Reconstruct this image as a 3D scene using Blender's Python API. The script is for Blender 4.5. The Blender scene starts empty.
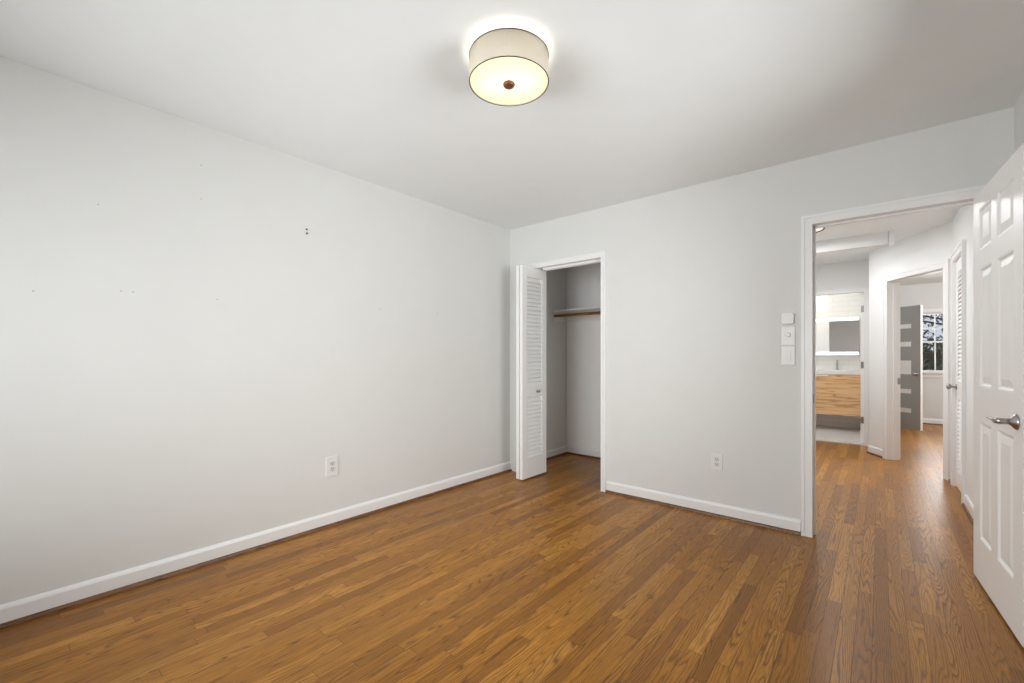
import bpy, bmesh, math, random
from mathutils import Vector, Matrix
random.seed(7)
SC = bpy.context.scene
COL = SC.collection
PI = math.pi

# ------------------------------------------------------------------ camera
YAW = 40.063
CAM_H = 1.174
cam_d = bpy.data.cameras.new('camera')
cam_d.sensor_fit = 'HORIZONTAL'
cam_d.sensor_width = 36.0
cam_d.lens = 437.75 / 1024 * 36.0
cam_d.shift_y = 15.23 / 1024
cam_d.clip_start = 0.02
cam = bpy.data.objects.new('camera', cam_d)
COL.objects.link(cam)
cam.location = (0, 0, CAM_H)
cam.rotation_euler = (PI / 2, 0, math.radians(YAW))
SC.camera = cam

# ------------------------------------------------------------------ exposure, world
SC.view_settings.view_transform = 'Standard'
SC.view_settings.look = 'None'
SC.view_settings.gamma = 1.0
SC.view_settings.use_curve_mapping = False
SC.view_settings.exposure = 0.0
SC.cycles.max_bounces = 14
SC.cycles.diffuse_bounces = 8
SC.cycles.glossy_bounces = 6
SC.cycles.transparent_max_bounces = 12
SC.cycles.sample_clamp_indirect = 4.0
SC.cycles.caustics_reflective = False
SC.cycles.caustics_refractive = False

W = bpy.data.worlds.new('overcast_sky')
SC.world = W
W.use_nodes = True
bg = W.node_tree.nodes['Background']
bg.inputs[0].default_value = (0.80, 0.88, 1.0, 1)
bg.inputs[1].default_value = 0.75


def area(name, loc, rot, sx, sy, power, color=(1, 1, 1)):
    d = bpy.data.lights.new(name, 'AREA')
    d.shape = 'RECTANGLE'
    d.size, d.size_y = sx, sy
    d.energy = power
    d.color = color
    o = bpy.data.objects.new(name, d)
    COL.objects.link(o)
    o.location = loc
    o.rotation_euler = rot
    return o


def point(name, loc, power, color, radius, parent=None):
    d = bpy.data.lights.new(name, 'POINT')
    d.energy = power
    d.color = color
    d.shadow_soft_size = radius
    o = bpy.data.objects.new(name, d)
    COL.objects.link(o)
    o.location = loc
    if parent:
        o.parent = parent
    return o


# daylight outside the windows (the first two are added, unseen windows behind / beside the camera)
area('added_daylight_rear', (-1.70, -1.06, 1.28), (PI / 2, 0, 0), 2.1, 1.55, 99, (0.945, 0.98, 0.99))
area('added_daylight_side', (0.85, 1.80, 1.45), (PI / 2, 0, PI / 2), 1.2, 1.30, 64, (0.945, 0.98, 0.99))
area('daylight_window_far_room', (0.95, 10.95, 1.5), (PI / 2, 0, PI), 1.2, 1.1, 40, (0.95, 0.98, 1.0))

P_LAMP = 3.8        # bulbs of the bedroom ceiling light, each
E_LAMP = 9.0         # its diffuser
E_HALL = 0.75
P_HALL = 18.5
P_BATH = 13.0
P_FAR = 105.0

# ------------------------------------------------------------------ materials


class NT:
    def __init__(self, name):
        self.m = bpy.data.materials.new(name)
        self.m.use_nodes = True
        self.t = self.m.node_tree
        self.b = self.t.nodes['Principled BSDF']
        self.out = self.t.nodes['Material Output']

    def n(self, kind, **kw):
        x = self.t.nodes.new(kind)
        for k, v in kw.items():
            setattr(x, k, v)
        return x

    def link(self, a, b):
        self.t.links.new(a, b)

    def math(self, op, a, b=None, c=None):
        x = self.n('ShaderNodeMath', operation=op)
        for i, v in enumerate((a, b, c)):
            if v is None:
                continue
            if isinstance(v, (int, float)):
                x.inputs[i].default_value = v
            else:
                self.link(v, x.inputs[i])
        return x.outputs[0]

    def comb(self, a, b, c=0.0):
        x = self.n('ShaderNodeCombineXYZ')
        for i, v in enumerate((a, b, c)):
            if isinstance(v, (int, float)):
                x.inputs[i].default_value = v
            else:
                self.link(v, x.inputs[i])
        return x.outputs[0]

    def mix(self, fac, a, b, blend='MIX'):
        x = self.n('ShaderNodeMix', data_type='RGBA', blend_type=blend)
        for idx, v in ((0, fac), (6, a), (7, b)):
            if isinstance(v, (int, float)):
                x.inputs[idx].default_value = v
            elif isinstance(v, tuple):
                x.inputs[idx].default_value = v
            else:
                self.link(v, x.inputs[idx])
        return x.outputs[2]

    def obj_xyz(self):
        tc = self.n('ShaderNodeTexCoord')
        s = self.n('ShaderNodeSeparateXYZ')
        self.link(tc.outputs['Object'], s.inputs[0])
        return tc.outputs['Object'], s.outputs

    def noise(self, vec, scale, detail=2.0, rough=0.5):
        x = self.n('ShaderNodeTexNoise')
        x.inputs['Scale'].default_value = scale
        x.inputs['Detail'].default_value = detail
        x.inputs['Roughness'].default_value = rough
        self.link(vec, x.inputs['Vector'])
        return x.outputs['Fac']

    def ramp(self, fac, stops, interp='LINEAR'):
        x = self.n('ShaderNodeValToRGB')
        x.color_ramp.interpolation = interp
        e = x.color_ramp.elements
        while len(e) < len(stops):
            e.new(0.5)
        for i, (p, c) in enumerate(stops):
            e[i].position = p
            e[i].color = c if isinstance(c, tuple) else (c, c, c, 1)
        self.link(fac, x.inputs[0])
        return x.outputs[0]


def paint(name, col, rough=0.5, spec=0.5, var=0.02, metal=0.0, bump=0.0, bscale=220):
    """flat paint / metal with a faint procedural mottling"""
    k = NT(name)
    vec, _ = k.obj_xyz()
    f = k.noise(vec, 6.0, 3.0)
    lo = tuple(c * (1 - var) for c in col) + (1,)
    hi = tuple(min(1, c * (1 + var)) for c in col) + (1,)
    k.link(k.ramp(f, [(0.3, lo), (0.7, hi)]), k.b.inputs['Base Color'])
    k.b.inputs['Roughness'].default_value = rough
    k.b.inputs['Specular IOR Level'].default_value = spec
    k.b.inputs['Metallic'].default_value = metal
    if bump:
        b = k.n('ShaderNodeBump')
        b.inputs['Strength'].default_value = bump
        b.inputs['Distance'].default_value = 0.002
        k.link(k.noise(vec, bscale, 2.0), b.inputs['Height'])
        k.link(b.outputs[0], k.b.inputs['Normal'])
    return k.m


def emit(name, col, strength):
    k = NT(name)
    k.b.inputs['Base Color'].default_value = col + (1,)
    k.b.inputs['Emission Color'].default_value = col + (1,)
    k.b.inputs['Emission Strength'].default_value = strength
    return k.m


def wood_floor():
    k = NT('oak_strip_floor')
    vec, s = k.obj_xyz()
    x, y = s[0], s[1]
    w = 0.057
    xs = k.math('DIVIDE', k.math('ADD', x, 10.0), w)
    row = k.math('FLOOR', xs)
    xf = k.math('FRACT', xs)
    wn = k.n('ShaderNodeTexWhiteNoise', noise_dimensions='1D')
    k.link(row, wn.inputs['W'])
    r = k.n('ShaderNodeSeparateColor')
    k.link(wn.outputs['Color'], r.inputs[0])
    L = k.math('MULTIPLY_ADD', r.outputs[0], 0.75, 0.55)
    ys = k.math('MULTIPLY_ADD', r.outputs[1], 7.0, k.math('DIVIDE', k.math('ADD', y, 20.0), L))
    pid = k.math('FLOOR', ys)
    yf = k.math('FRACT', ys)
    wn2 = k.n('ShaderNodeTexWhiteNoise', noise_dimensions='2D')
    k.link(k.comb(row, pid), wn2.inputs['Vector'])
    q = k.n('ShaderNodeSeparateColor')
    k.link(wn2.outputs['Color'], q.inputs[0])
    r1, r2, r3 = q.outputs[0], q.outputs[1], q.outputs[2]
    base = k.ramp(r1, [(0.0, (0.315, 0.122, 0.014, 1)), (0.35, (0.425, 0.174, 0.021, 1)),
                       (0.7, (0.495, 0.209, 0.028, 1)), (1.0, (0.590, 0.272, 0.048, 1))])
    # growth rings cut flat: parabola figure
    xl = k.math('ADD', k.math('MULTIPLY', k.math('SUBTRACT', xf, 0.5), w),
                k.math('MULTIPLY', k.math('SUBTRACT', r2, 0.5), 0.06))
    seed = k.math('MULTIPLY', r3, 37.0)
    ln = k.noise(k.comb(k.math('MULTIPLY', xl, 9.0), k.math('MULTIPLY_ADD', y, 0.75, seed), seed), 1.0, 2.0)
    zl = k.math('ADD', k.math('MULTIPLY_ADD', ln, 0.12, -0.028), k.math('MULTIPLY', r1, 0.02))
    rad = k.math('SQRT', k.math('ADD', k.math('MULTIPLY', xl, xl), k.math('MULTIPLY', zl, zl)))
    fine = k.noise(k.comb(k.math('MULTIPLY', x, 60.0), k.math('MULTIPLY', y, 7.0), seed), 1.0, 3.0)
    rings = k.math('FRACT', k.math('MULTIPLY_ADD', rad, 190.0, k.math('MULTIPLY', fine, 0.9)))
    figure = k.ramp(rings, [(0.0, 1.0), (0.18, 0.45), (0.5, 0.0), (0.85, 0.12), (1.0, 1.0)])
    pores = k.ramp(k.noise(k.comb(k.math('MULTIPLY', x, 520.0), k.math('MULTIPLY', y, 16.0), seed), 1.0, 2.0),
                   [(0.42, 0.0), (0.68, 1.0)])
    amt = k.math('MULTIPLY_ADD', r2, 0.40, 0.50)
    c = k.mix(k.math('MULTIPLY', figure, amt), base, (0.085, 0.036, 0.011, 1))
    c = k.mix(k.math('MULTIPLY', pores, 0.5), c, (0.10, 0.045, 0.014, 1))
    blot = k.noise(k.comb(k.math('MULTIPLY', x, 2.2), k.math('MULTIPLY', y, 0.8), 0.0), 1.0, 3.0)
    c = k.mix(k.ramp(blot, [(0.38, 0.0), (0.72, 0.42)]), c, (0.16, 0.075, 0.025, 1))
    # joints between strips and at strip ends
    ex = k.math('MULTIPLY', k.math('MINIMUM', xf, k.math('SUBTRACT', 1.0, xf)), w)
    ey = k.math('MULTIPLY', k.math('MINIMUM', yf, k.math('SUBTRACT', 1.0, yf)), L)
    jx = k.ramp(k.math('MULTIPLY', ex, 400.0), [(0.12, 1.0), (0.5, 0.0)])
    jy = k.ramp(k.math('MULTIPLY', ey, 400.0), [(0.15, 1.0), (0.6, 0.0)])
    joint = k.math('MAXIMUM', k.math('MULTIPLY', jx, k.math('MULTIPLY_ADD', r.outputs[2], 0.6, 0.45)), k.math('MULTIPLY', jy, 0.7))
    c = k.mix(joint, c, (0.035, 0.015, 0.005, 1))
    k.link(c, k.b.inputs['Base Color'])
    k.link(k.math('MULTIPLY_ADD', fine, 0.14, 0.26), k.b.inputs['Roughness'])
    k.b.inputs['Specular IOR Level'].default_value = 0.22
    bm_ = k.n('ShaderNodeBump')
    bm_.inputs['Strength'].default_value = 0.25
    bm_.inputs['Distance'].default_value = 0.0008
    k.link(k.math('SUBTRACT', k.math('MULTIPLY', fine, 0.25), joint), bm_.inputs['Height'])
    k.link(bm_.outputs[0], k.b.inputs['Normal'])
    return k.m


def grain_wood(name, dark, mid, light, axis=0, scale=1.0, rough=0.4):
    """straight furniture wood; grain runs along the given axis"""
    k = NT(name)
    vec, s = k.obj_xyz()
    a = [k.math('MULTIPLY', s[i], (2.2 if i == axis else 26.0) * scale) for i in range(3)]
    d = k.noise(k.comb(*a), 1.0, 4.0)
    rings = k.math('FRACT', k.math('MULTIPLY', d, 7.0))
    c = k.ramp(rings, [(0.0, dark + (1,)), (0.25, mid + (1,)), (0.8, light + (1,)), (1.0, dark + (1,))])
    k.link(c, k.b.inputs['Base Color'])
    k.b.inputs['Roughness'].default_value = rough
    return k.m


def tile(name, col, grout, sx, sz, axes=(0, 2), rough=0.2):
    k = NT(name)
    vec, s = k.obj_xyz()
    br = k.n('ShaderNodeTexBrick')
    br.offset = 0.5
    k.link(k.comb(s[axes[0]], s[axes[1]]), br.inputs['Vector'])
    br.inputs['Color1'].default_value = col + (1,)
    br.inputs['Color2'].default_value = tuple(c * 0.97 for c in col) + (1,)
    br.inputs['Mortar'].default_value = grout + (1,)
    br.inputs['Scale'].default_value = 1.0
    br.inputs['Mortar Size'].default_value = 0.003
    br.inputs['Brick Width'].default_value = sx
    br.inputs['Row Height'].default_value = sz
    k.link(br.outputs['Color'], k.b.inputs['Base Color'])
    k.b.inputs['Roughness'].default_value = rough
    return k.m


def thin_glass(name):
    k = NT(name)
    tr = k.n('ShaderNodeBsdfTransparent')
    gl = k.n('ShaderNodeBsdfGlossy')
    gl.inputs['Roughness'].default_value = 0.02
    fr = k.n('ShaderNodeFresnel')
    fr.inputs['IOR'].default_value = 1.45
    mx = k.n('ShaderNodeMixShader')
    k.link(fr.outputs[0], mx.inputs[0])
    k.link(tr.outputs[0], mx.inputs[1])
    k.link(gl.outputs[0], mx.inputs[2])
    k.link(mx.outputs[0], k.out.inputs[0])
    return k.m


def fabric(name, col):
    """thin woven lamp-shade cloth that lets some light through"""
    k = NT(name)
    vec, s = k.obj_xyz()
    f = k.noise(vec, 260.0, 2.0)
    c = k.ramp(f, [(0.3, tuple(v * 0.93 for v in col) + (1,)), (0.7, col + (1,))])
    df = k.n('ShaderNodeBsdfDiffuse')
    tl = k.n('ShaderNodeBsdfTranslucent')
    k.link(c, df.inputs[0])
    k.link(c, tl.inputs[0])
    mx = k.n('ShaderNodeMixShader')
    mx.inputs[0].default_value = 0.20
    k.link(df.outputs[0], mx.inputs[1])
    k.link(tl.outputs[0], mx.inputs[2])
    k.link(mx.outputs[0], k.out.inputs[0])
    return k.m


def diffuser(name, col, strength):
    """lit acrylic: glows by itself and passes the light of the bulbs above it"""
    k = NT(name)
    tl = k.n('ShaderNodeBsdfTranslucent')
    tl.inputs[0].default_value = (0.80, 0.75, 0.64, 1)
    em = k.n('ShaderNodeEmission')
    em.inputs[0].default_value = col + (1,)
    em.inputs[1].default_value = strength
    ad = k.n('ShaderNodeAddShader')
    k.link(tl.outputs[0], ad.inputs[0])
    k.link(em.outputs[0], ad.inputs[1])
    k.link(ad.outputs[0], k.out.inputs[0])
    return k.m


M = {}
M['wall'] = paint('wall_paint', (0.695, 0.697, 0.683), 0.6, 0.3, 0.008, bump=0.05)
M['hallwall'] = paint('hall_wall_paint', (0.80, 0.81, 0.805), 0.6, 0.3, 0.008, bump=0.05)
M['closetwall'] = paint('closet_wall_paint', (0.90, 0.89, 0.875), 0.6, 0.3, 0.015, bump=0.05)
M['ceil'] = paint('ceiling_paint', (0.805, 0.83, 0.835), 0.75, 0.2, 0.008, bump=0.05)
M['trim'] = paint('trim_paint', (0.81, 0.81, 0.805), 0.35, 0.5, 0.006)
M['door'] = paint('door_gloss_paint', (0.87, 0.87, 0.86), 0.40, 0.5, 0.005)
M['floor'] = wood_floor()
M['shoe'] = grain_wood('stained_shoe_moulding', (0.06, 0.024, 0.009), (0.14, 0.058, 0.02), (0.20, 0.085, 0.03), 1, 1.0, 0.4)
M['rod'] = grain_wood('stained_closet_rod', (0.10, 0.035, 0.008), (0.22, 0.085, 0.018), (0.30, 0.125, 0.03), 0, 1.0, 0.4)
M['plastic'] = paint('white_plastic', (0.74, 0.74, 0.725), 0.35, 0.5, 0.004)
M['greyplastic'] = paint('grey_plastic', (0.60, 0.60, 0.58), 0.4, 0.5, 0.01)
M['dark'] = paint('dark_slot', (0.03, 0.03, 0.03), 0.6, 0.3, 0.02)
M['nickel'] = paint('brushed_nickel', (0.42, 0.41, 0.40), 0.28, 0.5, 0.04, metal=1.0)
M['steel'] = paint('dull_steel', (0.35, 0.345, 0.34), 0.4, 0.5, 0.04, metal=1.0)
M['bronze'] = paint('dark_bronze', (0.05, 0.04, 0.033), 0.45, 0.4, 0.05, metal=0.6)
M['copper'] = paint('brown_bronze', (0.17, 0.075, 0.037), 0.4, 0.5, 0.05, metal=0.5)
M['shade'] = fabric('cream_shade_cloth', (0.76, 0.70, 0.59))
M['diff'] = diffuser('shade_diffuser', (1.0, 0.875, 0.61), 0.31)
M['bulb'] = emit('frosted_bulb', (1.0, 0.93, 0.80), 6.0)
M['lens'] = emit('hall_light_lens', (1.0, 0.92, 0.80), E_HALL)
M['led'] = emit('mirror_led_strip', (1.0, 0.98, 0.95), 1.3)
M['mirror'] = paint('mirror_glass', (0.62, 0.61, 0.59), 0.03, 0.5, 0.0, metal=1.0)
M['oak'] = grain_wood('light_oak_veneer', (0.52, 0.28, 0.125), (0.78, 0.48, 0.24), (0.84, 0.54, 0.295), 0, 0.36, 0.45)
M['ceramic'] = paint('white_ceramic', (0.82, 0.82, 0.81), 0.12, 0.5, 0.003)
M['tile'] = tile('white_wall_tile', (0.80, 0.79, 0.77), (0.66, 0.65, 0.63), 0.40, 0.08)
M['ftile'] = tile('white_floor_tile', (0.76, 0.76, 0.75), (0.6, 0.6, 0.59), 0.60, 0.30, (0, 1), 0.25)
M['chrome'] = paint('chrome', (0.62, 0.62, 0.63), 0.1, 0.5, 0.0, metal=1.0)
M['greydoor'] = paint('grey_door_paint', (0.345, 0.345, 0.335), 0.4, 0.5, 0.01)
M['frost'] = paint('frosted_door_lite', (0.90, 0.90, 0.89), 0.3, 0.5, 0.004)
M['glass'] = thin_glass('window_glass')
M['spackle'] = paint('nail_grey', (0.34, 0.33, 0.32), 0.6, 0.3, 0.05)
M['bark'] = paint('tree_bark', (0.10, 0.075, 0.055), 0.9, 0.2, 0.2, bump=0.5, bscale=30)
M['leaf'] = paint('tree_leaf', (0.05, 0.07, 0.03), 0.6, 0.3, 0.3)
M['grass'] = paint('lawn', (0.10, 0.14, 0.05), 0.9, 0.1, 0.3)
M['siding'] = paint('house_siding', (0.66, 0.68, 0.70), 0.6, 0.3, 0.03)


# ------------------------------------------------------------------ mesh helpers


def box(bm, x0, x1, y0, y1, z0, z1, mat=None):
    v = [bm.verts.new(p) for p in ((x0, y0, z0), (x1, y0, z0), (x1, y1, z0), (x0, y1, z0),
                                   (x0, y0, z1), (x1, y0, z1), (x1, y1, z1), (x0, y1, z1))]
    if mat is not None:
        for q in v:
            q.co = mat @ q.co
    for f in ((0, 3, 2, 1), (4, 5, 6, 7), (0, 1, 5, 4), (1, 2, 6, 5), (2, 3, 7, 6), (3, 0, 4, 7)):
        bm.faces.new([v[i] for i in f])
    return v


def prism(bm, prof, a, b, mat=None):
    """prof: (n, z) outline; swept from a to b (xy points); n along the left-hand normal of a->b"""
    d = (Vector(b) - Vector(a)).normalized()
    nrm = Vector((-d.y, d.x))
    rings = []
    for p in (Vector(a), Vector(b)):
        ring = []
        for n, z in prof:
            q = p + nrm * n
            ring.append(bm.verts.new((q.x, q.y, z)))
        rings.append(ring)
    k = len(prof)
    for i in range(k):
        j = (i + 1) % k
        bm.faces.new((rings[0][i], rings[0][j], rings[1][j], rings[1][i]))
    bm.faces.new(rings[0])
    bm.faces.new(list(reversed(rings[1])))


def lathe(bm, prof, seg=32, mat=None, cap=True):
    """prof: (r, z) list, revolved about z"""
    rings = []
    for r, z in prof:
        if r < 1e-6:
            rings.append([bm.verts.new((0, 0, z))])
        else:
            rings.append([bm.verts.new((r * math.cos(2 * PI * i / seg), r * math.sin(2 * PI * i / seg), z)) for i in range(seg)])
    for a, b in zip(rings, rings[1:]):
        for i in range(seg):
            j = (i + 1) % seg
            if len(a) == 1 and len(b) == 1:
                continue
            if len(a) == 1:
                bm.faces.new((a[0], b[j], b[i]))
            elif len(b) == 1:
                bm.faces.new((a[i], a[j], b[0]))
            else:
                bm.faces.new((a[i], a[j], b[j], b[i]))
    if mat is not None:
        for ring in rings:
            for v in ring:
                v.co = mat @ v.co


def tube(bm, pts, radii, seg=12):
    """round bar through points"""
    pts = [Vector(p) for p in pts]
    if isinstance(radii, (int, float)):
        radii = [radii] * len(pts)
    rings = []
    for i, p in enumerate(pts):
        t = (pts[min(i + 1, len(pts) - 1)] - pts[max(i - 1, 0)]).normalized()
        up = Vector((0, 0, 1)) if abs(t.z) < 0.9 else Vector((1, 0, 0))
        u = t.cross(up).normalized()
        v = t.cross(u).normalized()
        rings.append([bm.verts.new(p + (u * math.cos(2 * PI * k / seg) + v * math.sin(2 * PI * k / seg)) * radii[i]) for k in range(seg)])
    for a, b in zip(rings, rings[1:]):
        for k in range(seg):
            j = (k + 1) % seg
            bm.faces.new((a[k], a[j], b[j], b[k]))
    bm.faces.new(rings[0])
    bm.faces.new(list(reversed(rings[-1])))


def make(name, bm, mat, parent=None, bevel=0.0, seg=2, smooth=False):
    bmesh.ops.recalc_face_normals(bm, faces=bm.faces)
    me = bpy.data.meshes.new(name)
    bm.to_mesh(me)
    bm.free()
    me.materials.append(mat)
    if smooth:
        for p in me.polygons:
            p.use_smooth = True
    o = bpy.data.objects.new(name, me)
    COL.objects.link(o)
    if parent:
        o.parent = parent
    if bevel:
        m = o.modifiers.new('edge', 'BEVEL')
        m.width = bevel
        m.segments = seg
        m.limit_method = 'ANGLE'
        m.angle_limit = math.radians(40)
        if smooth:
            m.harden_normals = False
    return o


def tag(o, label=None, cat=None, group=None, kind=None):
    for k, v in (('label', label), ('category', cat), ('group', group), ('kind', kind)):
        if v:
            o[k] = v
    return o


def struct(o, label, cat):
    return tag(o, label, cat, None, 'structure')


def empty(name, loc=(0, 0, 0), rz=0.0):
    o = bpy.data.objects.new(name, None)
    COL.objects.link(o)
    o.location = loc
    o.rotation_euler = (0, 0, rz)
    o.empty_display_size = 0.1
    return o


def copy_tree(o, parent=None):
    c = o.copy()
    COL.objects.link(c)
    if parent:
        c.parent = parent
    for ch in list(o.children):
        copy_tree(ch, c)
    return c


def boxes(name, lst, mat, parent=None, bevel=0.0):
    bm = bmesh.new()
    for b in lst:
        box(bm, *b)
    return make(name, bm, mat, parent, bevel)


# ------------------------------------------------------------------ room shell
XL, YB, XR, YF = -2.924, 3.444, 0.536, -0.75
HC, HH = 2.48, 2.45
HALL_X = 0.52
WT = 0.12
struct(boxes('floor', [(-3.1, 3.3, -0.95, 10.7, -0.08, 0.0)], M['floor']),
       'glossy brown oak strip floor running from the bedroom out through the hall', 'floor')
struct(boxes('ceiling', [(-3.1, 0.72, -0.95, YB + 1.2, HC, HC + 0.1)], M['ceil']),
       'plain white bedroom ceiling around the round drum light', 'ceiling')
struct(boxes('ceiling_hall', [(-1.7, 3.3, YB + WT, 10.7, HH, HH + 0.02), (0.72, 3.3, -0.95, YB + WT, HH, HH + .02)], M['ceil']),
       'white ceiling of the hall seen through the open doorway', 'ceiling')

struct(boxes('wall_left', [(XL - WT, XL, YF - WT, 4.63, 0, HC)], M['wall']),
       'long blank pale grey wall on the left with scattered nail holes', 'wall')
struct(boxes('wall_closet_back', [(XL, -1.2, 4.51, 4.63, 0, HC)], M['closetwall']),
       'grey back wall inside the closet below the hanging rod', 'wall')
# back wall: closet opening and bedroom doorway
CX0, CX1, CH = -2.69, -1.869, 2.043
DX0, DX1, DH = -0.337, 0.428, 2.034
JB = 0.02
struct(boxes('wall_back', [
    (XL, CX0 - JB, YB, YB + WT, 0, HC),
    (CX0 - JB, CX1 + JB, YB, YB + WT, CH + JB, HC),
    (CX1 + JB, DX0 - JB, YB, YB + WT, 0, HC),
    (DX0 - JB, DX1 + JB, YB, YB + WT, DH + JB, HC),
    (DX1 + JB, 0.72, YB, YB + WT, 0, HC)], M['wall']),
    'pale grey back wall between the closet opening and the bedroom doorway', 'wall')
# right wall with an added daylight window beside the camera, out of the picture
S0, S1, SZ0, SZ1 = 1.15, 2.45, 0.75, 2.10
struct(boxes('wall_right', [
    (XR, XR + WT, YF - WT, S0, 0, HC), (XR, XR + WT, S1, YB, 0, HC),
    (XR, XR + WT, S0, S1, 0, SZ0), (XR, XR + WT, S0, S1, SZ1, HC)], M['wall']),
    'pale grey right wall behind the open white door', 'wall')
R0, R1, RZ0 = -2.80, -0.60, 0.48
struct(boxes('wall_front', [
    (XL, R0, YF - WT, YF, 0, HC), (R1, XR, YF - WT, YF, 0, HC),
    (R0, R1, YF - WT, YF, 0, RZ0), (R0, R1, YF - WT, YF, SZ1, HC)], M['wall']),
    'pale grey wall with an added window behind the camera', 'wall')
struct(boxes('wall_hall_left', [(-1.2, -1.05, YB + WT, 7.42, 0, HH)], M['hallwall']),
       'white wall closing the left side of the hall', 'wall')

# angled hall wall
P0 = Vector((-0.104, 6.887))
U = Vector((0.511, -0.860)).normalized()
NB = Vector((0.860, 0.511)).normalized()     # into the far bedroom
ANG = math.atan2(U.y, U.x)
MA = Matrix.Translation((P0.x, P0.y, 0)) @ Matrix.Rotation(ANG, 4, 'Z')   # local x along wall, local +y = into far room
A0, A1, AL = 0.347, 1.140, 1.245
bm = bmesh.new()
box(bm, 0, A0 - JB, 0, WT, 0, HH, MA)
box(bm, A1 + JB, AL, 0, WT, 0, HH, MA)
box(bm, A0 - JB, A1 + JB, 0, WT, DH + JB, HH, MA)
struct(make('wall_hall_angled', bm, M['hallwall']), 'angled white hall wall holding the doorway to the far bedroom', 'wall')

# hall right wall with the linen closet opening
LY0, LY1 = 5.02, 5.62
struct(boxes('wall_hall_right', [
    (HALL_X, HALL_X + 0.1, YB + WT, LY0 - JB, 0, HH), (HALL_X, HALL_X + 0.1, LY1 + JB, 5.86, 0, HH),
    (HALL_X, HALL_X + 0.1, LY0 - JB, LY1 + JB, DH + JB, HH)], M['hallwall']),
    'white right hand wall of the hall around the louvered closet door', 'wall')
# bathroom
BX0, BX1 = -0.885, -0.165
BY = 7.42
struct(boxes('wall_bath_front', [
    (-1.62, BX0 - JB, BY, BY + WT, 0, HH), (BX1 + JB, -0.06, BY, BY + WT, 0, HH),
    (BX0 - JB, BX1 + JB, BY, BY + WT, DH + JB, HH),
    (-0.104, -0.06, 6.93, BY, 0, HH)], M['hallwall']),
    'white hall wall around the bathroom doorway', 'wall')
struct(boxes('wall_bath_back', [(-1.62, -0.06, 9.0, 9.12, 0, HH)], M['tile']),
       'white tiled bathroom wall behind the mirror and the floating vanity', 'wall')
struct(boxes('wall_bath_left', [(-1.62, -1.5, BY + WT, 9.0, 0, HH)], M['hallwall']),
       'white left wall inside the bathroom', 'wall')
struct(boxes('wall_far_left', [(-0.16, -0.06, BY + WT, 10.5, 0, HH)], M['wall']),
       'pale grey wall between the bathroom and the far bedroom', 'wall')
struct(boxes('floor_bath', [(-1.5, -0.16, 7.50, 9.0, 0.0, 0.012)], M['ftile']),
       'white tiled bathroom floor below the floating vanity', 'floor')
# far bedroom
FY = 10.5
FW0, FW1, FZ0, FZ1 = 0.53, 1.11, 0.915, 1.945
struct(boxes('wall_far_back', [
    (-0.16, FW0, FY, FY + WT, 0, HH), (FW1, 3.3, FY, FY + WT, 0, HH),
    (FW0, FW1, FY, FY + WT, 0, FZ0), (FW0, FW1, FY, FY + WT, FZ1, HH)], M['wall']),
    'pale grey far bedroom wall around the small paned window', 'wall')
struct(boxes('wall_far_right', [(3.18, 3.3, -0.95, FY, 0, HH)], M['wall']), 'pale grey right wall of the far bedroom', 'wall')
struct(boxes('wall_far_front', [(0.64, 3.18, 5.84, 5.94, 0, HH)], M['wall']), 'pale grey near wall of the far bedroom', 'wall')

# ------------------------------------------------------------------ baseboards and stained shoe moulding
BASE = [(0, 0), (0.014, 0), (0.014, 0.078), (0.011, 0.086), (0.006, 0.093), (0, 0.096)]
SHOE = [(0.014, 0.0)] + [(0.014 + 0.013 * math.cos(a), 0.020 * math.sin(a)) for a in [i * PI / 12 for i in range(7)]]


def base_run(name, shoe_name, segs, label, shoe_label):
    """segs run so that the room is on the left-hand side"""
    bm = bmesh.new()
    for a, b in segs:
        prism(bm, BASE, a, b)
    struct(make(name, bm, M['trim']), label, 'baseboard')
    bm = bmesh.new()
    for a, b in segs:
        prism(bm, SHOE, a, b)
    struct(make(shoe_name, bm, M['shoe']), shoe_label, 'moulding')


CW = 0.047      # closet casing width
DW = 0.060      # door casing width
base_run('baseboard_left', 'trim_1', [((XL, YB), (XL, YF))],
         'white baseboard along the foot of the long left wall', 'brown stained shoe moulding below the left wall baseboard')
base_run('baseboard_back', 'trim_2', [((DX0 - DW - 0.004, YB), (CX1 + CW + 0.004, YB))],
         'white baseboard on the back wall between closet and doorway', 'brown stained shoe moulding below the back wall baseboard')
base_run('baseboard_right', 'trim_3', [((XR, YF), (XR, YB))],
         'white baseboard of the right wall behind the open door', 'brown shoe moulding of the right wall behind the open door')
base_run('baseboard_front', 'trim_4', [((XL + .03, YF), (XR - .03, YF))],
         'white baseboard below the added rear window', 'brown shoe moulding below the added rear window')
base_run('baseboard_closet', 'trim_5', [((-1.2, 4.51), (XL, 4.51)), ((XL, 4.51), (XL, YB + WT))],
         'white baseboard turning the corner inside the closet', 'dark brown shoe moulding along the closet floor')
w = lambda t, n=0.0: tuple(P0 + U * t + NB * n)
base_run('baseboard_hall', 'trim_6', [(w(A0 - 0.070), w(0.0)), ((HALL_X, LY1 + 0.075), (HALL_X, 5.83)), ((HALL_X, YB + WT + 0.1), (HALL_X, LY0 - 0.08))],
         'white baseboard pieces along the angled and right hall walls', 'brown shoe moulding along the angled and right hall walls')
base_run('baseboard_far', 'trim_7', [((3.18, FY), (-0.06, FY))],
         'white baseboard below the far bedroom window', 'dark shoe moulding below the far bedroom window')

# ------------------------------------------------------------------ casings and jambs


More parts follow.
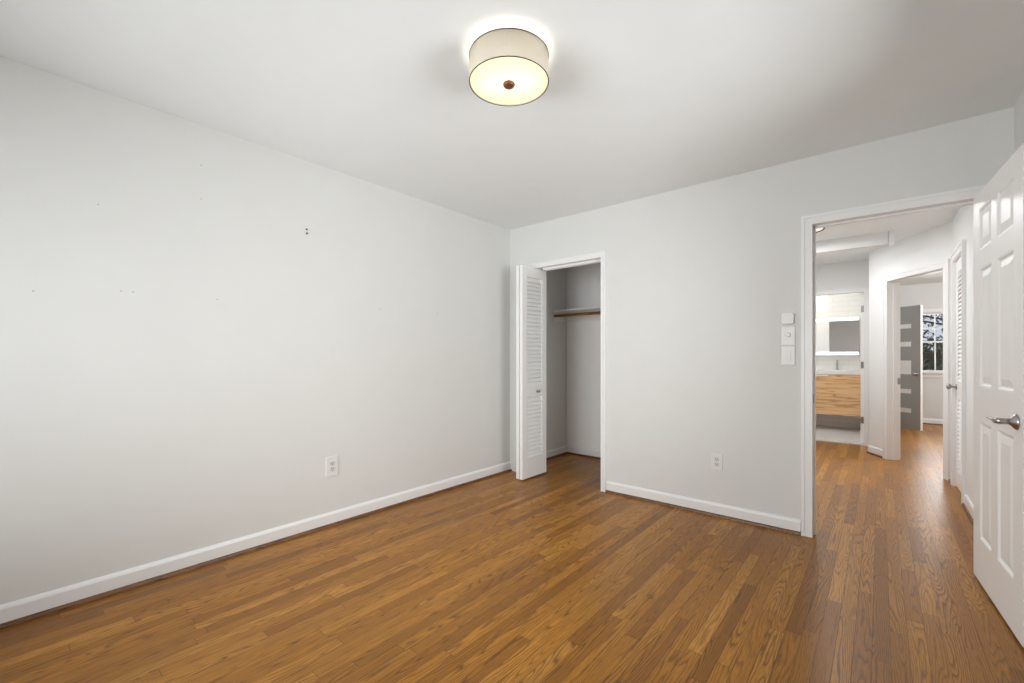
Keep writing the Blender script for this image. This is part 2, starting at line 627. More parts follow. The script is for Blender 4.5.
def casing(name, x0, x1, h, wid, mat4, label, jamb_depth, face=True, stop=None, thick=0.018):
    """local frame: opening x0..x1, wall front at y=0, wall back at y=jamb_depth, viewer at -y"""
    bm = bmesh.new()
    if face:
        for s, xe in ((-1, x0), (1, x1)):
            a, b = (xe - wid, xe) if s < 0 else (xe, xe + wid)
            box(bm, a, b, -thick, 0, 0, h, mat4)
            c, d = (a, a + wid * 0.3) if s < 0 else (b - wid * 0.3, b)
            box(bm, c, d, -thick - 0.005, -thick, 0, h + wid * 0.7, mat4)
        box(bm, x0 - wid, x1 + wid, -thick, 0, h, h + wid, mat4)
        box(bm, x0 - wid, x1 + wid, -thick - 0.005, -thick, h + wid * 0.7, h + wid, mat4)
    box(bm, x0 - JB, x0, 0, jamb_depth, 0, h + JB, mat4)
    box(bm, x1, x1 + JB, 0, jamb_depth, 0, h + JB, mat4)
    box(bm, x0, x1, 0, jamb_depth, h, h + JB, mat4)
    if stop:
        s0, s1 = stop
        box(bm, x0, x0 + 0.011, s0, s1, 0, h, mat4)
        box(bm, x1 - 0.011, x1, s0, s1, 0, h, mat4)
        box(bm, x0, x1, s0, s1, h - 0.011, h, mat4)
    return struct(make(name, bm, M['trim']), label, 'trim')


casing('trim_8', CX0, CX1, CH, CW, Matrix.Translation((0, YB, 0)), 'narrow white casing and jamb around the closet opening', WT)
casing('trim_9', DX0, DX1, DH, DW, Matrix.Translation((0, YB, 0)), 'white casing and jamb around the open bedroom doorway', WT, stop=(0.045, 0.08))
casing('trim_10', A0, A1, DH, 0.066, MA, 'white casing and jamb of the angled doorway to the far bedroom', WT, stop=(0.045, 0.082))
MB = Matrix.Translation((0, BY, 0))
casing('trim_11', BX0, BX1, DH, 0.052, MB, 'white casing around the bathroom doorway', WT)
ML = Matrix.Translation((HALL_X, 0, 0)) @ Matrix.Rotation(-PI / 2, 4, 'Z')   # local x -> -y, local y -> +x
casing('trim_12', -LY1, -LY0, DH, 0.07, ML, 'white casing around the louvered hall closet door', 0.1, thick=0.02)
# closet bifold track under the head, white marble threshold, hall beam
struct(boxes('trim_13', [(-2.53, CX1 - .002, YB + 0.035, YB + 0.042, CH - 0.022, CH - .001),
                         (-2.53, CX1 - .002, YB + 0.075, YB + 0.082, CH - 0.022, CH - .001)], M['trim']),
       'white bifold track under the head of the closet opening', 'track')
struct(boxes('trim_14', [(BX0 + .001, BX1 - .001, BY + 0.005, BY + 0.078, 0, 0.014)], M['ceramic'], None, 0.003),
       'white stone threshold across the bathroom doorway', 'threshold')
beam = boxes('trim_15', [(-1.05, 0.066, 5.88, 5.98, 2.325, HH)], M['hallwall'], None, 0.002)
struct(beam, 'white boxed beam crossing under the hall ceiling', 'beam')
boxes('end_board', [(0.069, 0.108, 5.865, 5.98, 2.315, HH)], M['trim'], beam, 0.002)
boxes('catch', [(0.060, 0.0675, 5.874, 5.88, 2.335, 2.42)], M['greyplastic'], beam)


# ------------------------------------------------------------------ windows


def window(name, mat4, wd, z0, z1, cols, rows, label, depth=WT, low_rows=None):
    """local frame: x 0..wd across, room side at y=0 (room towards -y), outside +y"""
    bm = bmesh.new()
    cw = 0.06
    box(bm, -cw, 0, -0.018, 0, z0 - 0.02, z1 + cw, mat4)
    box(bm, wd, wd + cw, -0.018, 0, z0 - 0.02, z1 + cw, mat4)
    box(bm, 0, wd, -0.018, 0, z1, z1 + cw, mat4)
    box(bm, -cw - 0.01, wd + cw + 0.01, -0.055, 0.03, z0 - 0.03, z0, mat4)      # stool
    box(bm, -cw, wd + cw, -0.016, 0, z0 - 0.10, z0 - 0.03, mat4)               # apron
    box(bm, 0, 0.008, 0, depth, z0, z1, mat4)
    box(bm, wd - 0.008, wd, 0, depth, z0, z1, mat4)
    box(bm, 0, wd, 0, depth, z1 - 0.008, z1, mat4)
    fr = make(name, bm, M['trim'], None, 0.002)
    struct(fr, label, 'window')
    zm = (z0 + z1) / 2 + 0.005
    for lo, hi, yy, nr in ((z0, zm + 0.012, 0.035, low_rows or rows), (zm - 0.012, z1 - 0.008, 0.068, rows)):
        bm = bmesh.new()
        st, x0, x1 = 0.018, 0.008, wd - 0.008
        box(bm, x0, x0 + st, yy, yy + 0.03, lo, hi, mat4)
        box(bm, x1 - st, x1, yy, yy + 0.03, lo, hi, mat4)
        box(bm, x0 + st, x1 - st, yy, yy + 0.03, lo, lo + 0.024, mat4)
        box(bm, x0 + st, x1 - st, yy, yy + 0.03, hi - 0.024, hi, mat4)
        gx0, gx1, gz0, gz1 = x0 + st, x1 - st, lo + 0.024, hi - 0.024
        for i in range(1, cols):
            c = gx0 + (gx1 - gx0) * i / cols
            box(bm, c - 0.008, c + 0.008, yy + 0.004, yy + 0.026, gz0, gz1, mat4)
        for i in range(1, nr):
            c = gz0 + (gz1 - gz0) * i / nr
            box(bm, gx0, gx1, yy + 0.004, yy + 0.026, c - 0.008, c + 0.008, mat4)
        sash = make('sash', bm, M['trim'], fr)
        bm = bmesh.new()
        box(bm, gx0, gx1, yy + 0.013, yy + 0.017, gz0, gz1, mat4)
        make('pane', bm, M['glass'], sash)
    return fr


window('window_1', Matrix.Translation((R1, YF, 0)) @ Matrix.Rotation(PI, 4, 'Z'), R1 - R0, RZ0, SZ1, 4, 2, 'white double hung window added unseen behind the camera for daylight')  # unseen window, added to let daylight in from the rear
window('window_2', Matrix.Translation((XR, S1, 0)) @ Matrix.Rotation(-PI / 2, 4, 'Z'), S1 - S0, SZ0, SZ1, 3, 2, 'white double hung window added unseen beside the camera for daylight')  # unseen side window, added and placed for its daylight
window('window_3', Matrix.Translation((FW0, FY, 0)), FW1 - FW0, FZ0, FZ1, 3, 2, 'small white paned window with trees outside in the far bedroom', low_rows=1)


# ------------------------------------------------------------------ panel door builder


def panel_face(bm, wd, h, panels, y, s, mat4):
    """one door face at local y, facing direction s*y, with sunk raised-and-fielded panels"""
    xs = sorted({0, wd} | {v for p in panels for v in (p[0], p[1])})
    zs = sorted({h[0], h[1]} | {v for p in panels for v in (p[2], p[3])})

    def quad(a, b, c, d):
        vs = [bm.verts.new(mat4 @ Vector(q)) for q in (a, b, c, d)]
        bm.faces.new(vs if s < 0 else list(reversed(vs)))
    for i in range(len(xs) - 1):
        for j in range(len(zs) - 1):
            cx, cz = (xs[i] + xs[i + 1]) / 2, (zs[j] + zs[j + 1]) / 2
            if any(p[0] < cx < p[1] and p[2] < cz < p[3] for p in panels):
                continue
            quad((xs[i], y, zs[j]), (xs[i + 1], y, zs[j]), (xs[i + 1], y, zs[j + 1]), (xs[i], y, zs[j + 1]))
    for (a, b, c, d) in panels:
        steps = [(0, 0.0), (0.008, 0.002), (0.014, 0.009), (0.020, 0.011), (0.052, 0.0025)]
        rect = [((a + e, b - e, c + e, d - e), y - s * dp) for e, dp in steps]
        for (r0, y0_), (r1, y1_) in zip(rect, rect[1:]):
            q0 = [(r0[0], y0_, r0[2]), (r0[1], y0_, r0[2]), (r0[1], y0_, r0[3]), (r0[0], y0_, r0[3])]
            q1 = [(r1[0], y1_, r1[2]), (r1[1], y1_, r1[2]), (r1[1], y1_, r1[3]), (r1[0], y1_, r1[3])]
            for k in range(4):
                quad(q0[k], q0[(k + 1) % 4], q1[(k + 1) % 4], q1[k])
        r, yy = rect[-1]
        quad((r[0], yy, r[2]), (r[1], yy, r[2]), (r[1], yy, r[3]), (r[0], yy, r[3]))


def panel_door(wd, h, panels, th, mat4):
    bm = bmesh.new()
    panel_face(bm, wd, h, panels, 0.0, -1, mat4)
    panel_face(bm, wd, h, panels, th, 1, mat4)

    def quad(*q):
        bm.faces.new([bm.verts.new(mat4 @ Vector(p)) for p in q])
    quad((0, 0, h[0]), (0, th, h[0]), (0, th, h[1]), (0, 0, h[1]))
    quad((wd, 0, h[0]), (wd, 0, h[1]), (wd, th, h[1]), (wd, th, h[0]))
    quad((0, 0, h[1]), (0, th, h[1]), (wd, th, h[1]), (wd, 0, h[1]))
    quad((0, 0, h[0]), (wd, 0, h[0]), (wd, th, h[0]), (0, th, h[0]))
    bmesh.ops.remove_doubles(bm, verts=bm.verts, dist=1e-5)
    return bm


PAN = [(0.113, 0.322, 1.722, 1.938), (0.408, 0.637, 1.722, 1.938),
       (0.113, 0.322, 1.020, 1.630), (0.408, 0.637, 1.020, 1.630),
       (0.113, 0.322, 0.232, 0.840), (0.408, 0.637, 0.232, 0.840)]
# bedroom door, opened back almost to the right wall.  local x from hinge to free edge, visible face at y=0 (towards -x world)
LA = Vector((0.3845, 3.402))
LB = Vector((0.438, 2.642))
LD = (LB - LA).normalized()
MD = Matrix.Translation((LA.x, LA.y, 0)) @ Matrix.Rotation(math.atan2(LD.y, LD.x), 4, 'Z')
d1 = make('door_1', panel_door(0.75, (0.012, 2.027), PAN, 0.035, MD), M['door'], None, 0.0015)
struct(d1, 'white six panel door standing open against the right wall', 'door')
# lever handle on the visible face: local -y is out of the face
bm = bmesh.new()
RX = Matrix.Rotation(PI / 2, 4, 'X')      # lathe z -> -y
lathe(bm, [(0.0, 0.0), (0.033, 0.0), (0.033, 0.004), (0.027, 0.011), (0.017, 0.018), (0.0145, 0.022), (0.0, 0.022)], 32,
      MD @ Matrix.Translation((0.683, 0.0, 0.905)) @ RX)
rose = make('door_handle', bm, M['nickel'], d1, 0, smooth=True)
tag(rose, 'brushed nickel lever handle')
bm = bmesh.new()
mz = MD @ Matrix.Translation((0.683, 0.0, 0.905))
pts = [(0, -0.018, 0), (0, -0.052, 0), (-0.003, -0.057, 0), (-0.010, -0.060, 0)]
tube(bm, [mz @ Vector(p) for p in pts], [0.0125, 0.0125, 0.012, 0.011], 16)
lv = [(-0.004, -0.058, 0.0), (-0.03, -0.059, 0.001), (-0.055, -0.061, 0.002), (-0.080, -0.063, 0.003), (-0.100, -0.066, 0.004)]
tube(bm, [mz @ Vector(p) for p in lv], [0.0115, 0.009, 0.0065, 0.005, 0.0035], 14)
make('lever', bm, M['nickel'], rose, 0, smooth=True)
# hinges between leaf and jamb
for z in (0.25, 1.05, 1.80):
    bm = bmesh.new()
    tube(bm, [MD @ Vector((-0.006, 0.041, z)), MD @ Vector((-0.006, 0.041, z + 0.09))], 0.006, 10)
    make('hinge', bm, M['steel'], d1)
# strike plate on the left jamb of the doorway
tag(boxes('strike_plate', [(DX0, DX0 + 0.0015, YB + 0.012, YB + 0.042, 0.87, 0.93)], M['steel']),
    'small grey metal strike plate on the left jamb of the bedroom doorway', 'strike plate')

# ------------------------------------------------------------------ louvered panels


def louver_leaf(parent, name, wd, z0, z1, th, sections, pitch, mat, mat4, stile=0.075):
    """leaf in local frame: x 0..wd, y 0..th, viewer at -y"""
    fr = bmesh.new()
    box(fr, 0, stile, 0, th, z0, z1, mat4)
    box(fr, wd - stile, wd, 0, th, z0, z1, mat4)
    prev = z0
    for a, b in sections + [(z1, None)]:
        box(fr, stile, wd - stile, 0, th, prev, a, mat4)
        prev = b
    f = make(name, fr, mat, parent, 0.0015)
    sl = bmesh.new()
    for a, b in sections:
        n = int(round((b - a) / pitch))
        p = (b - a) / n
        for i in range(n):
            zc = a + (i + 0.5) * p
            ang = math.radians(62)
            half = 0.5 * p * 1.42 / math.sin(ang)
            dx, dz = math.cos(ang) * half, math.sin(ang) * half
            t = 0.0033
            px, pz = math.sin(ang) * t, math.cos(ang) * t
            # slat slopes down towards the viewer
            ring = []
            for xx in (stile + 0.0005, wd - stile - 0.0005):
                ring.append([sl.verts.new(mat4 @ Vector(q)) for q in (
                    (xx, th / 2 - dx - px, max(a + .0005, zc - dz + pz)), (xx, th / 2 + dx - px, min(b - .0005, zc + dz + pz)),
                    (xx, th / 2 + dx + px, min(b - .0005, zc + dz - pz)), (xx, th / 2 - dx + px, max(a + .0005, zc - dz - pz)))])
            for k in range(4):
                j = (k + 1) % 4
                sl.faces.new((ring[0][k], ring[0][j], ring[1][j], ring[1][k]))
            sl.faces.new(ring[0])
            sl.faces.new(list(reversed(ring[1])))
    make('louvers', sl, mat, f)
    return f


d2 = empty('door_2', (-2.62, YB - 0.06, 0))
struct(d2, 'white louvered bifold closet door folded open at the left wall corner', 'door')
SEC = [(0.210, 0.788), (0.904, 1.938)]
WDB = 0.387
# visible leaf: face towards +x world, near end at y=3.207.  local x -> world +y, local -y -> world +x
for nm, xf in (('bifold_leaf', -2.570), ('bifold_leaf', -2.612)):
    mt = Matrix.Translation((xf + 2.62, 3.207 - (YB - 0.06), 0)) @ Matrix.Rotation(PI / 2, 4, 'Z')
    lf = louver_leaf(d2, nm, WDB, 0.016, 2.038, 0.033, SEC, 0.0386, M['door'], mt)
    if xf == -2.570:
        bm = bmesh.new()
        kx = Matrix.Translation((0.05, 3.435 - (YB - 0.06), 0.838)) @ Matrix.Rotation(PI / 2, 4, 'Y')
        lathe(bm, [(0.0, 0), (0.011, 0), (0.011, 0.003), (0.006, 0.006), (0.006, 0.014), (0.012, 0.018), (0.0155, 0.024), (0.014, 0.030), (0.008, 0.033), (0, 0.034)], 20, kx)
        tag(make('knob', bm, M['nickel'], lf, 0, smooth=True), 'small round nickel knob')
for z in (0.35, 1.0, 1.75):
    bm = bmesh.new()
    tube(bm, [(0.0125, 3.203 - (YB - 0.06), z), (0.0125, 3.203 - (YB - 0.06), z + 0.06)], 0.004, 8)
    make('hinge', bm, M['trim'], d2)

# closet shelf and rod
sh = empty('closet_shelf', (-2.06, 4.5, 1.70))
tag(sh, 'white board shelf across the top of the closet', 'shelf')
boxes('board', [(XL + 2.06 + .002, -1.202 + 2.06, -0.283, 0.008, 0.0, 0.019)], M['trim'], sh, 0.001)
boxes('cleat', [(XL + 2.06 + .009, -1.202 + 2.06, -0.011, 0.008, -0.105, 0.0)], M['trim'], sh, 0.001)
boxes('cleat', [(XL + 2.06 + .001, XL + 2.06 + .008, -0.281, 0.008, -0.105, 0.0)], M['trim'], sh, 0.001)
bm = bmesh.new()
tube(bm, [(XL + 0.009, 4.238, 1.650), (-1.205, 4.238, 1.650)], 0.0165, 16)
tag(make('closet_rod', bm, M['rod'], None, 0, smooth=False), 'brown stained wooden hanging rod under the closet shelf', 'closet rod')

# ------------------------------------------------------------------ bedroom ceiling light
LX, LY = -1.222, 1.433
cl = empty('ceiling_light', (LX, LY, HC))
tag(cl, 'round cream drum ceiling light with dark rims above the bedroom', 'ceiling light')
RS, ZT, ZB = 0.1695, -0.020, -0.1295
bm = bmesh.new()
lathe(bm, [(RS, ZB), (RS, ZT), (RS - 0.0025, ZT), (RS - 0.0025, ZB), (RS, ZB)], 72)
make('lamp_shade', bm, M['shade'], cl, 0, smooth=False)
for p in cl.children[0].data.polygons:
    p.use_smooth = abs(p.normal.z) < 0.5


def torus(bm, R, r, z, seg=72, k=8):
    rings = []
    for i in range(seg):
        a = 2 * PI * i / seg
        rings.append([bm.verts.new(((R + r * math.cos(2 * PI * j / k)) * math.cos(a), (R + r * math.cos(2 * PI * j / k)) * math.sin(a), z + r * math.sin(2 * PI * j / k))) for j in range(k)])
    for i in range(seg):
        for j in range(k):
            bm.faces.new((rings[i][j], rings[(i + 1) % seg][j], rings[(i + 1) % seg][(j + 1) % k], rings[i][(j + 1) % k]))


for z in (ZT, ZB):
    bm = bmesh.new()
    torus(bm, RS, 0.0021, z)
    make('rim', bm, M['bronze'], cl, 0, smooth=True)
bm = bmesh.new()
lathe(bm, [(0.0, ZB + 0.004), (RS - 0.004, ZB + 0.004), (RS - 0.004, ZB + 0.006), (0.0, ZB + 0.006)], 72)
make('diffuser', bm, M['diff'], cl)
bm = bmesh.new()
lathe(bm, [(0.0, ZB - 0.020), (0.015, ZB - 0.019), (0.0235, ZB - 0.013), (0.0265, ZB - 0.006), (0.024, ZB - 0.001), (0.008, ZB + 0.001), (0.008, ZB + 0.0035), (0.0, ZB + 0.0035)], 32)
make('finial', bm, M['copper'], cl, 0, smooth=True)
bm = bmesh.new()
lathe(bm, [(0.0, 0.0), (0.062, 0.0), (0.060, -0.018), (0.020, -0.026), (0.006, -0.028), (0.006, ZB + 0.006), (0.0, ZB + 0.006)], 32)
make('canopy', bm, M['bronze'], cl)
for a in (0.6, 0.6 + PI):
    bm = bmesh.new()
    cx, cy = 0.052 * math.cos(a), 0.052 * math.sin(a)
    lathe(bm, [(0.0, -0.018), (0.012, -0.018), (0.013, -0.032), (0.020, -0.048), (0.026, -0.066), (0.022, -0.084), (0.010, -0.093), (0.0, -0.094)], 20, Matrix.Translation((cx, cy, 0)))
    b = make('bulb', bm, M['bulb'], cl, 0, smooth=True)
    point('bulb_light', (cx, cy, -0.070), P_LAMP, (1.0, 0.93, 0.80), 0.03, cl)

# ------------------------------------------------------------------ wall plates


def rounded(bm, w_, h_, d0, d1, r, mat4, seg=5):
    """rounded plate in local xz, from y=-d0 to y=-d1"""
    pts = []
    for cx, cz, a0 in ((w_ / 2 - r, h_ / 2 - r, 0), (-w_ / 2 + r, h_ / 2 - r, PI / 2), (-w_ / 2 + r, -h_ / 2 + r, PI), (w_ / 2 - r, -h_ / 2 + r, 1.5 * PI)):
        for i in range(seg + 1):
            a = a0 + PI / 2 * i / seg
            pts.append((cx + r * math.cos(a), cz + r * math.sin(a)))
    A = [bm.verts.new(mat4 @ Vector((x, -d0, z))) for x, z in pts]
    B = [bm.verts.new(mat4 @ Vector((x, -d1, z))) for x, z in pts]
    n = len(pts)
    for i in range(n):
        bm.faces.new((A[i], A[(i + 1) % n], B[(i + 1) % n], B[i]))
    bm.faces.new(A)
    bm.faces.new(list(reversed(B)))


I4 = Matrix.Identity(4)


def outlet(loc, rz, w_, h_, label):
    e = empty('wall_outlet', loc, rz)
    tag(e, label, 'outlet', None)
    bm = bmesh.new()
    rounded(bm, w_, h_, 0.0, 0.007, 0.004, I4)
    make('cover_plate', bm, M['plastic'], e, 0.002)
    for zc in (0.0195, -0.0195):
        bm = bmesh.new()
        rounded(bm, 0.035, 0.029, 0.0065, 0.0095, 0.009, Matrix.Translation((0, 0, zc)))
        s = make('socket', bm, M['greyplastic'], e, 0.0006)
        bm = bmesh.new()
        for xx, hh in ((-0.0065, 0.009), (0.0065, 0.008)):
            box(bm, xx - 0.0013, xx + 0.0013, -0.0098, -0.0085, zc + 0.003 - hh / 2 + .002, zc + 0.003 + hh / 2 + .002)
        lathe(bm, [(0, 0.0085), (0.0026, 0.0085), (0.0026, 0.0098), (0, 0.0098)], 12, Matrix.Translation((0, 0, zc - 0.008)) @ RX)
        make('slots', bm, M['dark'], s)
    return e


outlet((XL, 1.525, 0.412), PI / 2, 0.086, 0.135, 'white wall outlet low on the long left wall')
outlet((-0.921, YB, 0.399), 0, 0.077, 0.116, 'white wall outlet low on the back wall left of the doorway')

th = empty('wall_sensor', (-0.474, YB, 1.430))
tag(th, 'small white rounded square control mounted above the wall switches', 'wall control')
bm = bmesh.new()
rounded(bm, 0.072, 0.074, 0.0, 0.018, 0.014, I4)
make('case', bm, M['plastic'], th, 0.003)

dm = empty('dimmer_switch', (-0.473, YB, 1.3145))
tag(dm, 'white dimmer plate with round dial, upper of the two wall switches', 'switch')
bm = bmesh.new()
rounded(bm, 0.080, 0.126, 0.0, 0.0065, 0.004, I4)
make('cover_plate', bm, M['plastic'], dm, 0.002)
bm = bmesh.new()
lathe(bm, [(0, 0.006), (0.0155, 0.006), (0.015, 0.014), (0.012, 0.018), (0, 0.0185)], 28, Matrix.Translation((0.0, 0, 0.006)) @ RX)
make('dial', bm, M['plastic'], dm, 0, smooth=False)
sw = empty('light_switch', (-0.473, YB, 1.1825))
tag(sw, 'white rocker light switch, lower of the two wall switches', 'switch')
bm = bmesh.new()
rounded(bm, 0.080, 0.126, 0.0, 0.0065, 0.004, I4)
make('cover_plate', bm, M['plastic'], sw, 0.002)
bm = bmesh.new()
v = box(bm, -0.017, 0.017, -0.0125, -0.006, -0.034, 0.034)
for q in v:
    if q.co.z > 0 and q.co.y < -0.01:
        q.co.y = -0.0075
make('rocker', bm, M['plastic'], sw, 0.001)

# ------------------------------------------------------------------ nails and holes left on the long wall
NAILS = [(0.335, 1.917, 'tiny grey nail upper far left on the long wall', 0),
         (0.759, 2.250, 'tiny grey nail highest on the long wall near the ceiling', 0),
         (0.759, 2.061, 'tiny grey nail straight below the highest nail on the long wall', 0),
         (0.121, 1.470, 'tiny grey nail nearest the left edge of the photo', 0),
         (0.419, 1.505, 'left one of the close pair of tiny nails at mid height', 0),
         (0.466, 1.505, 'right one of the close pair of tiny nails at mid height', 0),
         (0.836, 1.504, 'tiny grey nail at mid height right of the close pair', 0),
         (1.910, 1.535, 'tiny grey nail in the brightest middle of the long wall', 0),
         (2.472, 1.542, 'rightmost tiny grey nail at mid height near the closet corner', 0),
         (1.350, 2.022, 'dark screw head, upper of the two close together on the long wall', 1),
         (1.351, 1.996, 'dark screw head, lower of the two close together on the long wall', 1)]
for yy, zz, lab, dk in NAILS:
    bm = bmesh.new()
    r_ = 0.0062 if dk else 0.0032
    lathe(bm, [(0, 0), (r_ * 0.5, 0), (r_ * 0.5, 0.004), (r_, 0.004), (r_ * .9, 0.006), (0, 0.0064)], 10, Matrix.Rotation(PI / 2, 4, 'Y'))
    o = make('screw_head' if dk else 'nail', bm, M['dark'] if dk else M['spackle'])
    o.location = (XL, yy, zz)
    tag(o, lab, 'screw' if dk else 'nail', 'hardware left in the long wall')

# ------------------------------------------------------------------ hall: louvered closet door, lights
d3 = empty('door_3', (HALL_X, 5.32, 0))
struct(d3, 'white louvered hall closet door with a small dark knob', 'door')
mt = Matrix.Translation((0.0, 0.298, 0)) @ Matrix.Rotation(-PI / 2, 4, 'Z')
lf = louver_leaf(d3, 'leaf', 0.596, 0.015, 2.028, 0.034, [(0.16, 0.80), (0.96, 1.92)], 0.0373, M['door'], Matrix.Translation((0.006, 0, 0)) @ mt, 0.09)
bm = bmesh.new()
kx = Matrix.Translation((0.006, 0.255, 0.905)) @ Matrix.Rotation(-PI / 2, 4, 'Y')
lathe(bm, [(0.0, 0), (0.027, 0), (0.027, 0.004), (0.016, 0.008), (0.009, 0.014), (0.009, 0.030), (0.019, 0.038), (0.026, 0.048), (0.025, 0.058), (0.017, 0.066), (0, 0.068)], 24, kx)
tag(make('knob', bm, M['steel'], lf, 0, smooth=True), 'round dark metal knob')
bm = bmesh.new()
tube(bm, [(-0.004, -0.303, 0.22), (-0.004, -0.303, 0.31)], 0.006, 10)
make('hinge', bm, M['steel'], d3)

hl = empty('hall_light', (-0.575, 5.24, HH))
tag(hl, 'flush round hall ceiling light with a dark rim behind the doorway head', 'ceiling light')
bm = bmesh.new()
lathe(bm, [(0.0, 0.0), (0.165, 0.0), (0.165, -0.016), (0.160, -0.020), (0.150, -0.020), (0.150, -0.006), (0.0, -0.006)], 48)
make('rim', bm, M['bronze'], hl)
bm = bmesh.new()
lathe(bm, [(0.0, -0.0065), (0.1495, -0.0065), (0.1495, -0.012), (0.0, -0.014)], 48)
make('lens', bm, M['lens'], hl)
hg = area('hall_glow', (0, 0, -0.03), (0, 0, 0), 0.26, 0.26, P_HALL, (0.97, 0.98, 1.0))
hg.parent = hl
area('hall_fill_beyond_beam', (-0.55, 6.35, 2.42), (0, 0, 0), 0.26, 0.26, 8.0, (0.97, 0.98, 1.0))  # added fill with no fixture, brightens wall and ceiling past the beam

# ------------------------------------------------------------------ bathroom
bd = boxes('door_4', [(BX1 - 0.036, BX1 - 0.001, BY + 0.085, BY + 0.085 + 0.70, 0.02, 2.025)], M['door'], None, 0.0015)
struct(bd, 'white bathroom door swung inward, seen by its hinged edge', 'door')
for z in (0.326, 1.063, 1.813):
    bm = bmesh.new()
    box(bm, BX1 - 0.033, BX1 - 0.004, BY + 0.083, BY + 0.085, z - 0.045, z + 0.045)
    tube(bm, [(BX1 - 0.003, BY + 0.081, z - 0.045), (BX1 - 0.003, BY + 0.081, z + 0.045)], 0.0045, 8)
    make('hinge', bm, M['steel'], bd)

VX0, VX1, VY = -1.36, -0.215, 8.50
va = empty('vanity', ((VX0 + VX1) / 2, 9.0, 0.26))
tag(va, 'light oak floating vanity with a white top in the bathroom', 'vanity')
hw = (VX1 - VX0) / 2
boxes('carcass', [(-hw, hw, VY + 0.022 - 9.0, -0.002, 0.0, 0.637)], M['oak'], va, 0.001)
boxes('drawer', [(-hw + 0.002, hw - 0.002, VY - 9.0, VY + 0.02 - 9.0, 0.002, 0.325)], M['oak'], va, 0.0015)
dr = boxes('drawer', [(-hw + 0.002, hw - 0.002, VY - 9.0, VY + 0.02 - 9.0, 0.328, 0.632)], M['oak'], va, 0.0015)
boxes('pull', [(-0.02, 0.16, VY - 9.0 - 0.014, VY - 9.0 - .0003, 0.606, 0.630)], M['ceramic'], dr, 0.002)
bm = bmesh.new()
ZS, ZE = 0.638, 0.700
ex0, ex1, ey0, ey1 = -hw - 0.004, hw + 0.004, VY - 9.0 - 0.012, -0.002
ix0, ix1, iy0, iy1 = -0.34, 0.38, ey0 + 0.07, ey1 - 0.12
for b in ((ex0, ix0, ey0, ey1), (ix1, ex1, ey0, ey1), (ix0, ix1, ey0, iy0), (ix0, ix1, iy1, ey1)):
    box(bm, b[0], b[1], b[2], b[3], ZS, ZE)
box(bm, ix0, ix1, iy0, iy1, ZS, ZS + 0.01)
make('basin_top', bm, M['ceramic'], va)
fa = empty('faucet', (-0.54, 8.93, 0.9602))
tag(fa, 'slim chrome faucet standing on the white vanity top', 'faucet')
bm = bmesh.new()
lathe(bm, [(0, 0), (0.024, 0), (0.024, 0.006), (0.017, 0.010), (0.016, 0.13), (0, 0.132)], 20)
tube(bm, [(0, -0.010, 0.10), (0, -0.09, 0.115), (0, -0.13, 0.105)], [0.012, 0.011, 0.010], 12)
make('spout', bm, M['chrome'], fa)
bm = bmesh.new()
tube(bm, [(0, 0, 0.133), (0, 0, 0.148), (0, 0.004, 0.156)], [0.012, 0.012, 0.010], 12)
tube(bm, [(0, 0.0, 0.152), (0, -0.05, 0.170)], [0.006, 0.004], 8)
make('handle', bm, M['chrome'], fa)

mc = empty('mirror_cabinet', (-0.70, 8.998, 1.50))
tag(mc, 'wide lit mirror cabinet with glowing strips above the vanity', 'mirror')
boxes('cabinet', [(-0.62, 0.44, -0.118, 0.0, -0.285, 0.285)], M['ceramic'], mc, 0.001)
boxes('mirror_door', [(0.063, 0.438, -0.128, -0.119, -0.245, 0.255)], M['mirror'], mc, 0.0008)
boxes('white_door', [(-0.615, 0.058, -0.130, -0.119, -0.245, 0.255)], M['ceramic'], mc, 0.0015)
boxes('light_strip', [(-0.62, 0.44, -0.136, -0.119, 0.258, 0.305)], M['led'], mc, 0.002)
boxes('light_strip', [(-0.62, 0.44, -0.136, -0.119, -0.297, -0.250)], M['led'], mc, 0.002)
point('bathroom_fill', (-0.9, 8.0, 2.2), P_BATH, (1.0, 0.96, 0.91), 0.12)  # added fill light, no fixture modelled in the bathroom

# ------------------------------------------------------------------ far bedroom: grey door with lites, standing open
E0 = Vector((0.487, 9.400))       # free edge, face side
A45 = math.radians(135)
MG = Matrix.Translation((E0.x, E0.y, 0)) @ Matrix.Rotation(A45, 4, 'Z')   # local x from free edge to hinge; visible face on local +y
LIT = [(1.632, 1.704), (1.337, 1.417), (0.890, 1.114), (0.580, 0.651), (0.269, 0.341)]
GW = 0.76
bm = bmesh.new()
gx = (0.150, 0.61)
zs = [0.012] + [v for ab in reversed(LIT) for v in ab] + [1.99]
box(bm, 0.003, gx[0], -0.035, 0, 0.012, 1.99, MG)
box(bm, gx[1], GW, -0.035, 0, 0.012, 1.99, MG)
for i in range(0, len(zs), 2):
    box(bm, gx[0], gx[1], -0.035, 0, zs[i], zs[i + 1], MG)
gd = make('door_5', bm, M['greydoor'])
struct(gd, 'grey door with five frosted slots standing open in the far bedroom', 'door')
bm = bmesh.new()
box(bm, 0.0, 0.003, -0.035, 0, 0.012, 1.99, MG)
tag(make('edge_strip', bm, M['door'], gd), 'white painted door edge')
for a, b in LIT:
    bm = bmesh.new()
    box(bm, gx[0], gx[1], -0.030, -0.005, a, b, MG)
    make('lite', bm, M['frost'], gd)
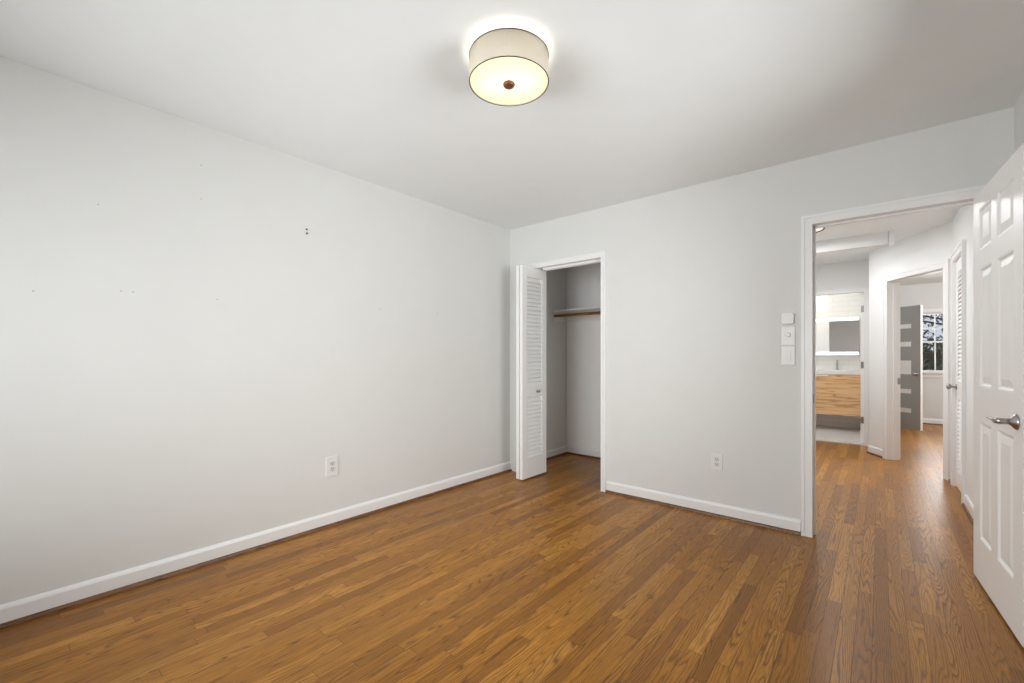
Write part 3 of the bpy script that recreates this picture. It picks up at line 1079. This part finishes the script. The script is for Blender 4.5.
for s in (1, -1):
    bm = bmesh.new()
    y0_ = 0.0 if s > 0 else -0.035
    m_ = MG @ Matrix.Translation((0.065, y0_, 0.90)) @ Matrix.Rotation(-s * PI / 2, 4, 'X')
    lathe(bm, [(0, 0), (0.030, 0), (0.030, 0.006), (0.012, 0.012), (0.012, 0.032), (0.026, 0.042), (0.028, 0.056), (0.02, 0.066), (0, 0.068)], 20, m_)
    make('knob', bm, M['steel'], gd, 0, smooth=True)
# strike plate on the angled jamb
bm = bmesh.new()
box(bm, A0, A0 + 0.0015, 0.09, 0.118, 0.86, 0.93, MA)
tag(make('strike_plate', bm, M['steel']), 'small dark strike plate on the jamb of the angled far doorway', 'strike plate')
point('far_room_fill', (1.9, 8.2, 2.2), P_FAR, (0.96, 0.98, 1.0), 0.12)  # unseen fill light added to brighten the far bedroom

# ------------------------------------------------------------------ outside the far window
struct(boxes('floor_lawn', [(-14, 18, 10.8, 40, -0.6, -0.5)], M['grass']), 'green lawn outside the far window', 'lawn')


def tree(loc, h, crown_r, n, label, seed, low=0.18, leaf=1.0, dense=26):
    rnd = random.Random(seed)
    e = empty('tree', loc)
    tag(e, label, 'tree')
    bm = bmesh.new()
    tube(bm, [(0, 0, 0), (0.05, 0.02, h * 0.4), (-0.04, 0.0, h * 0.75), (0.0, 0.0, h)], [0.16, 0.12, 0.07, 0.02], 10)
    tips = []
    for i in range(dense):
        z = h * (low + (0.96 - low) * rnd.random())
        a = rnd.random() * 2 * PI
        L_ = crown_r * (0.5 + 0.6 * rnd.random())
        p1 = Vector((math.cos(a) * L_ * .5, math.sin(a) * L_ * .5, z + L_ * .12))
        p2 = Vector((math.cos(a + .3) * L_, math.sin(a + .3) * L_, z + L_ * .3))
        tube(bm, [(0, 0, z - .05), p1, p2], [0.045, 0.028, 0.008], 6)
        tips += [p1, p2, (p1 + p2) / 2]
    make('trunk', bm, M['bark'], e)
    bm = bmesh.new()
    for i in range(n):
        c = rnd.choice(tips) + Vector((rnd.gauss(0, .32), rnd.gauss(0, .32), rnd.gauss(0, .22)))
        s = (0.05 + 0.05 * rnd.random()) * leaf
        m_ = Matrix.Translation(c) @ Matrix.Rotation(rnd.random() * 6.28, 4, 'Z') @ Matrix.Rotation(rnd.gauss(0, .8), 4, 'X')
        v = [bm.verts.new(m_ @ Vector(q)) for q in ((0, -s, 0), (s * .45, 0, .01), (0, s, 0), (-s * .45, 0, .01))]
        bm.faces.new((v[0], v[1], v[2]))
        bm.faces.new((v[0], v[2], v[3]))
    make('foliage', bm, M['leaf'], e)


tree((1.0, 14.4, -0.5), 1.85, 1.15, 5200, 'dense dark low tree filling the lower panes of the far window', 3, 0.05, 1.15, 40)
tree((2.2, 20.0, -0.5), 5.5, 2.6, 9000, 'sparse branching tree against the pale sky in the upper panes', 5, 0.25, 1.0, 70)
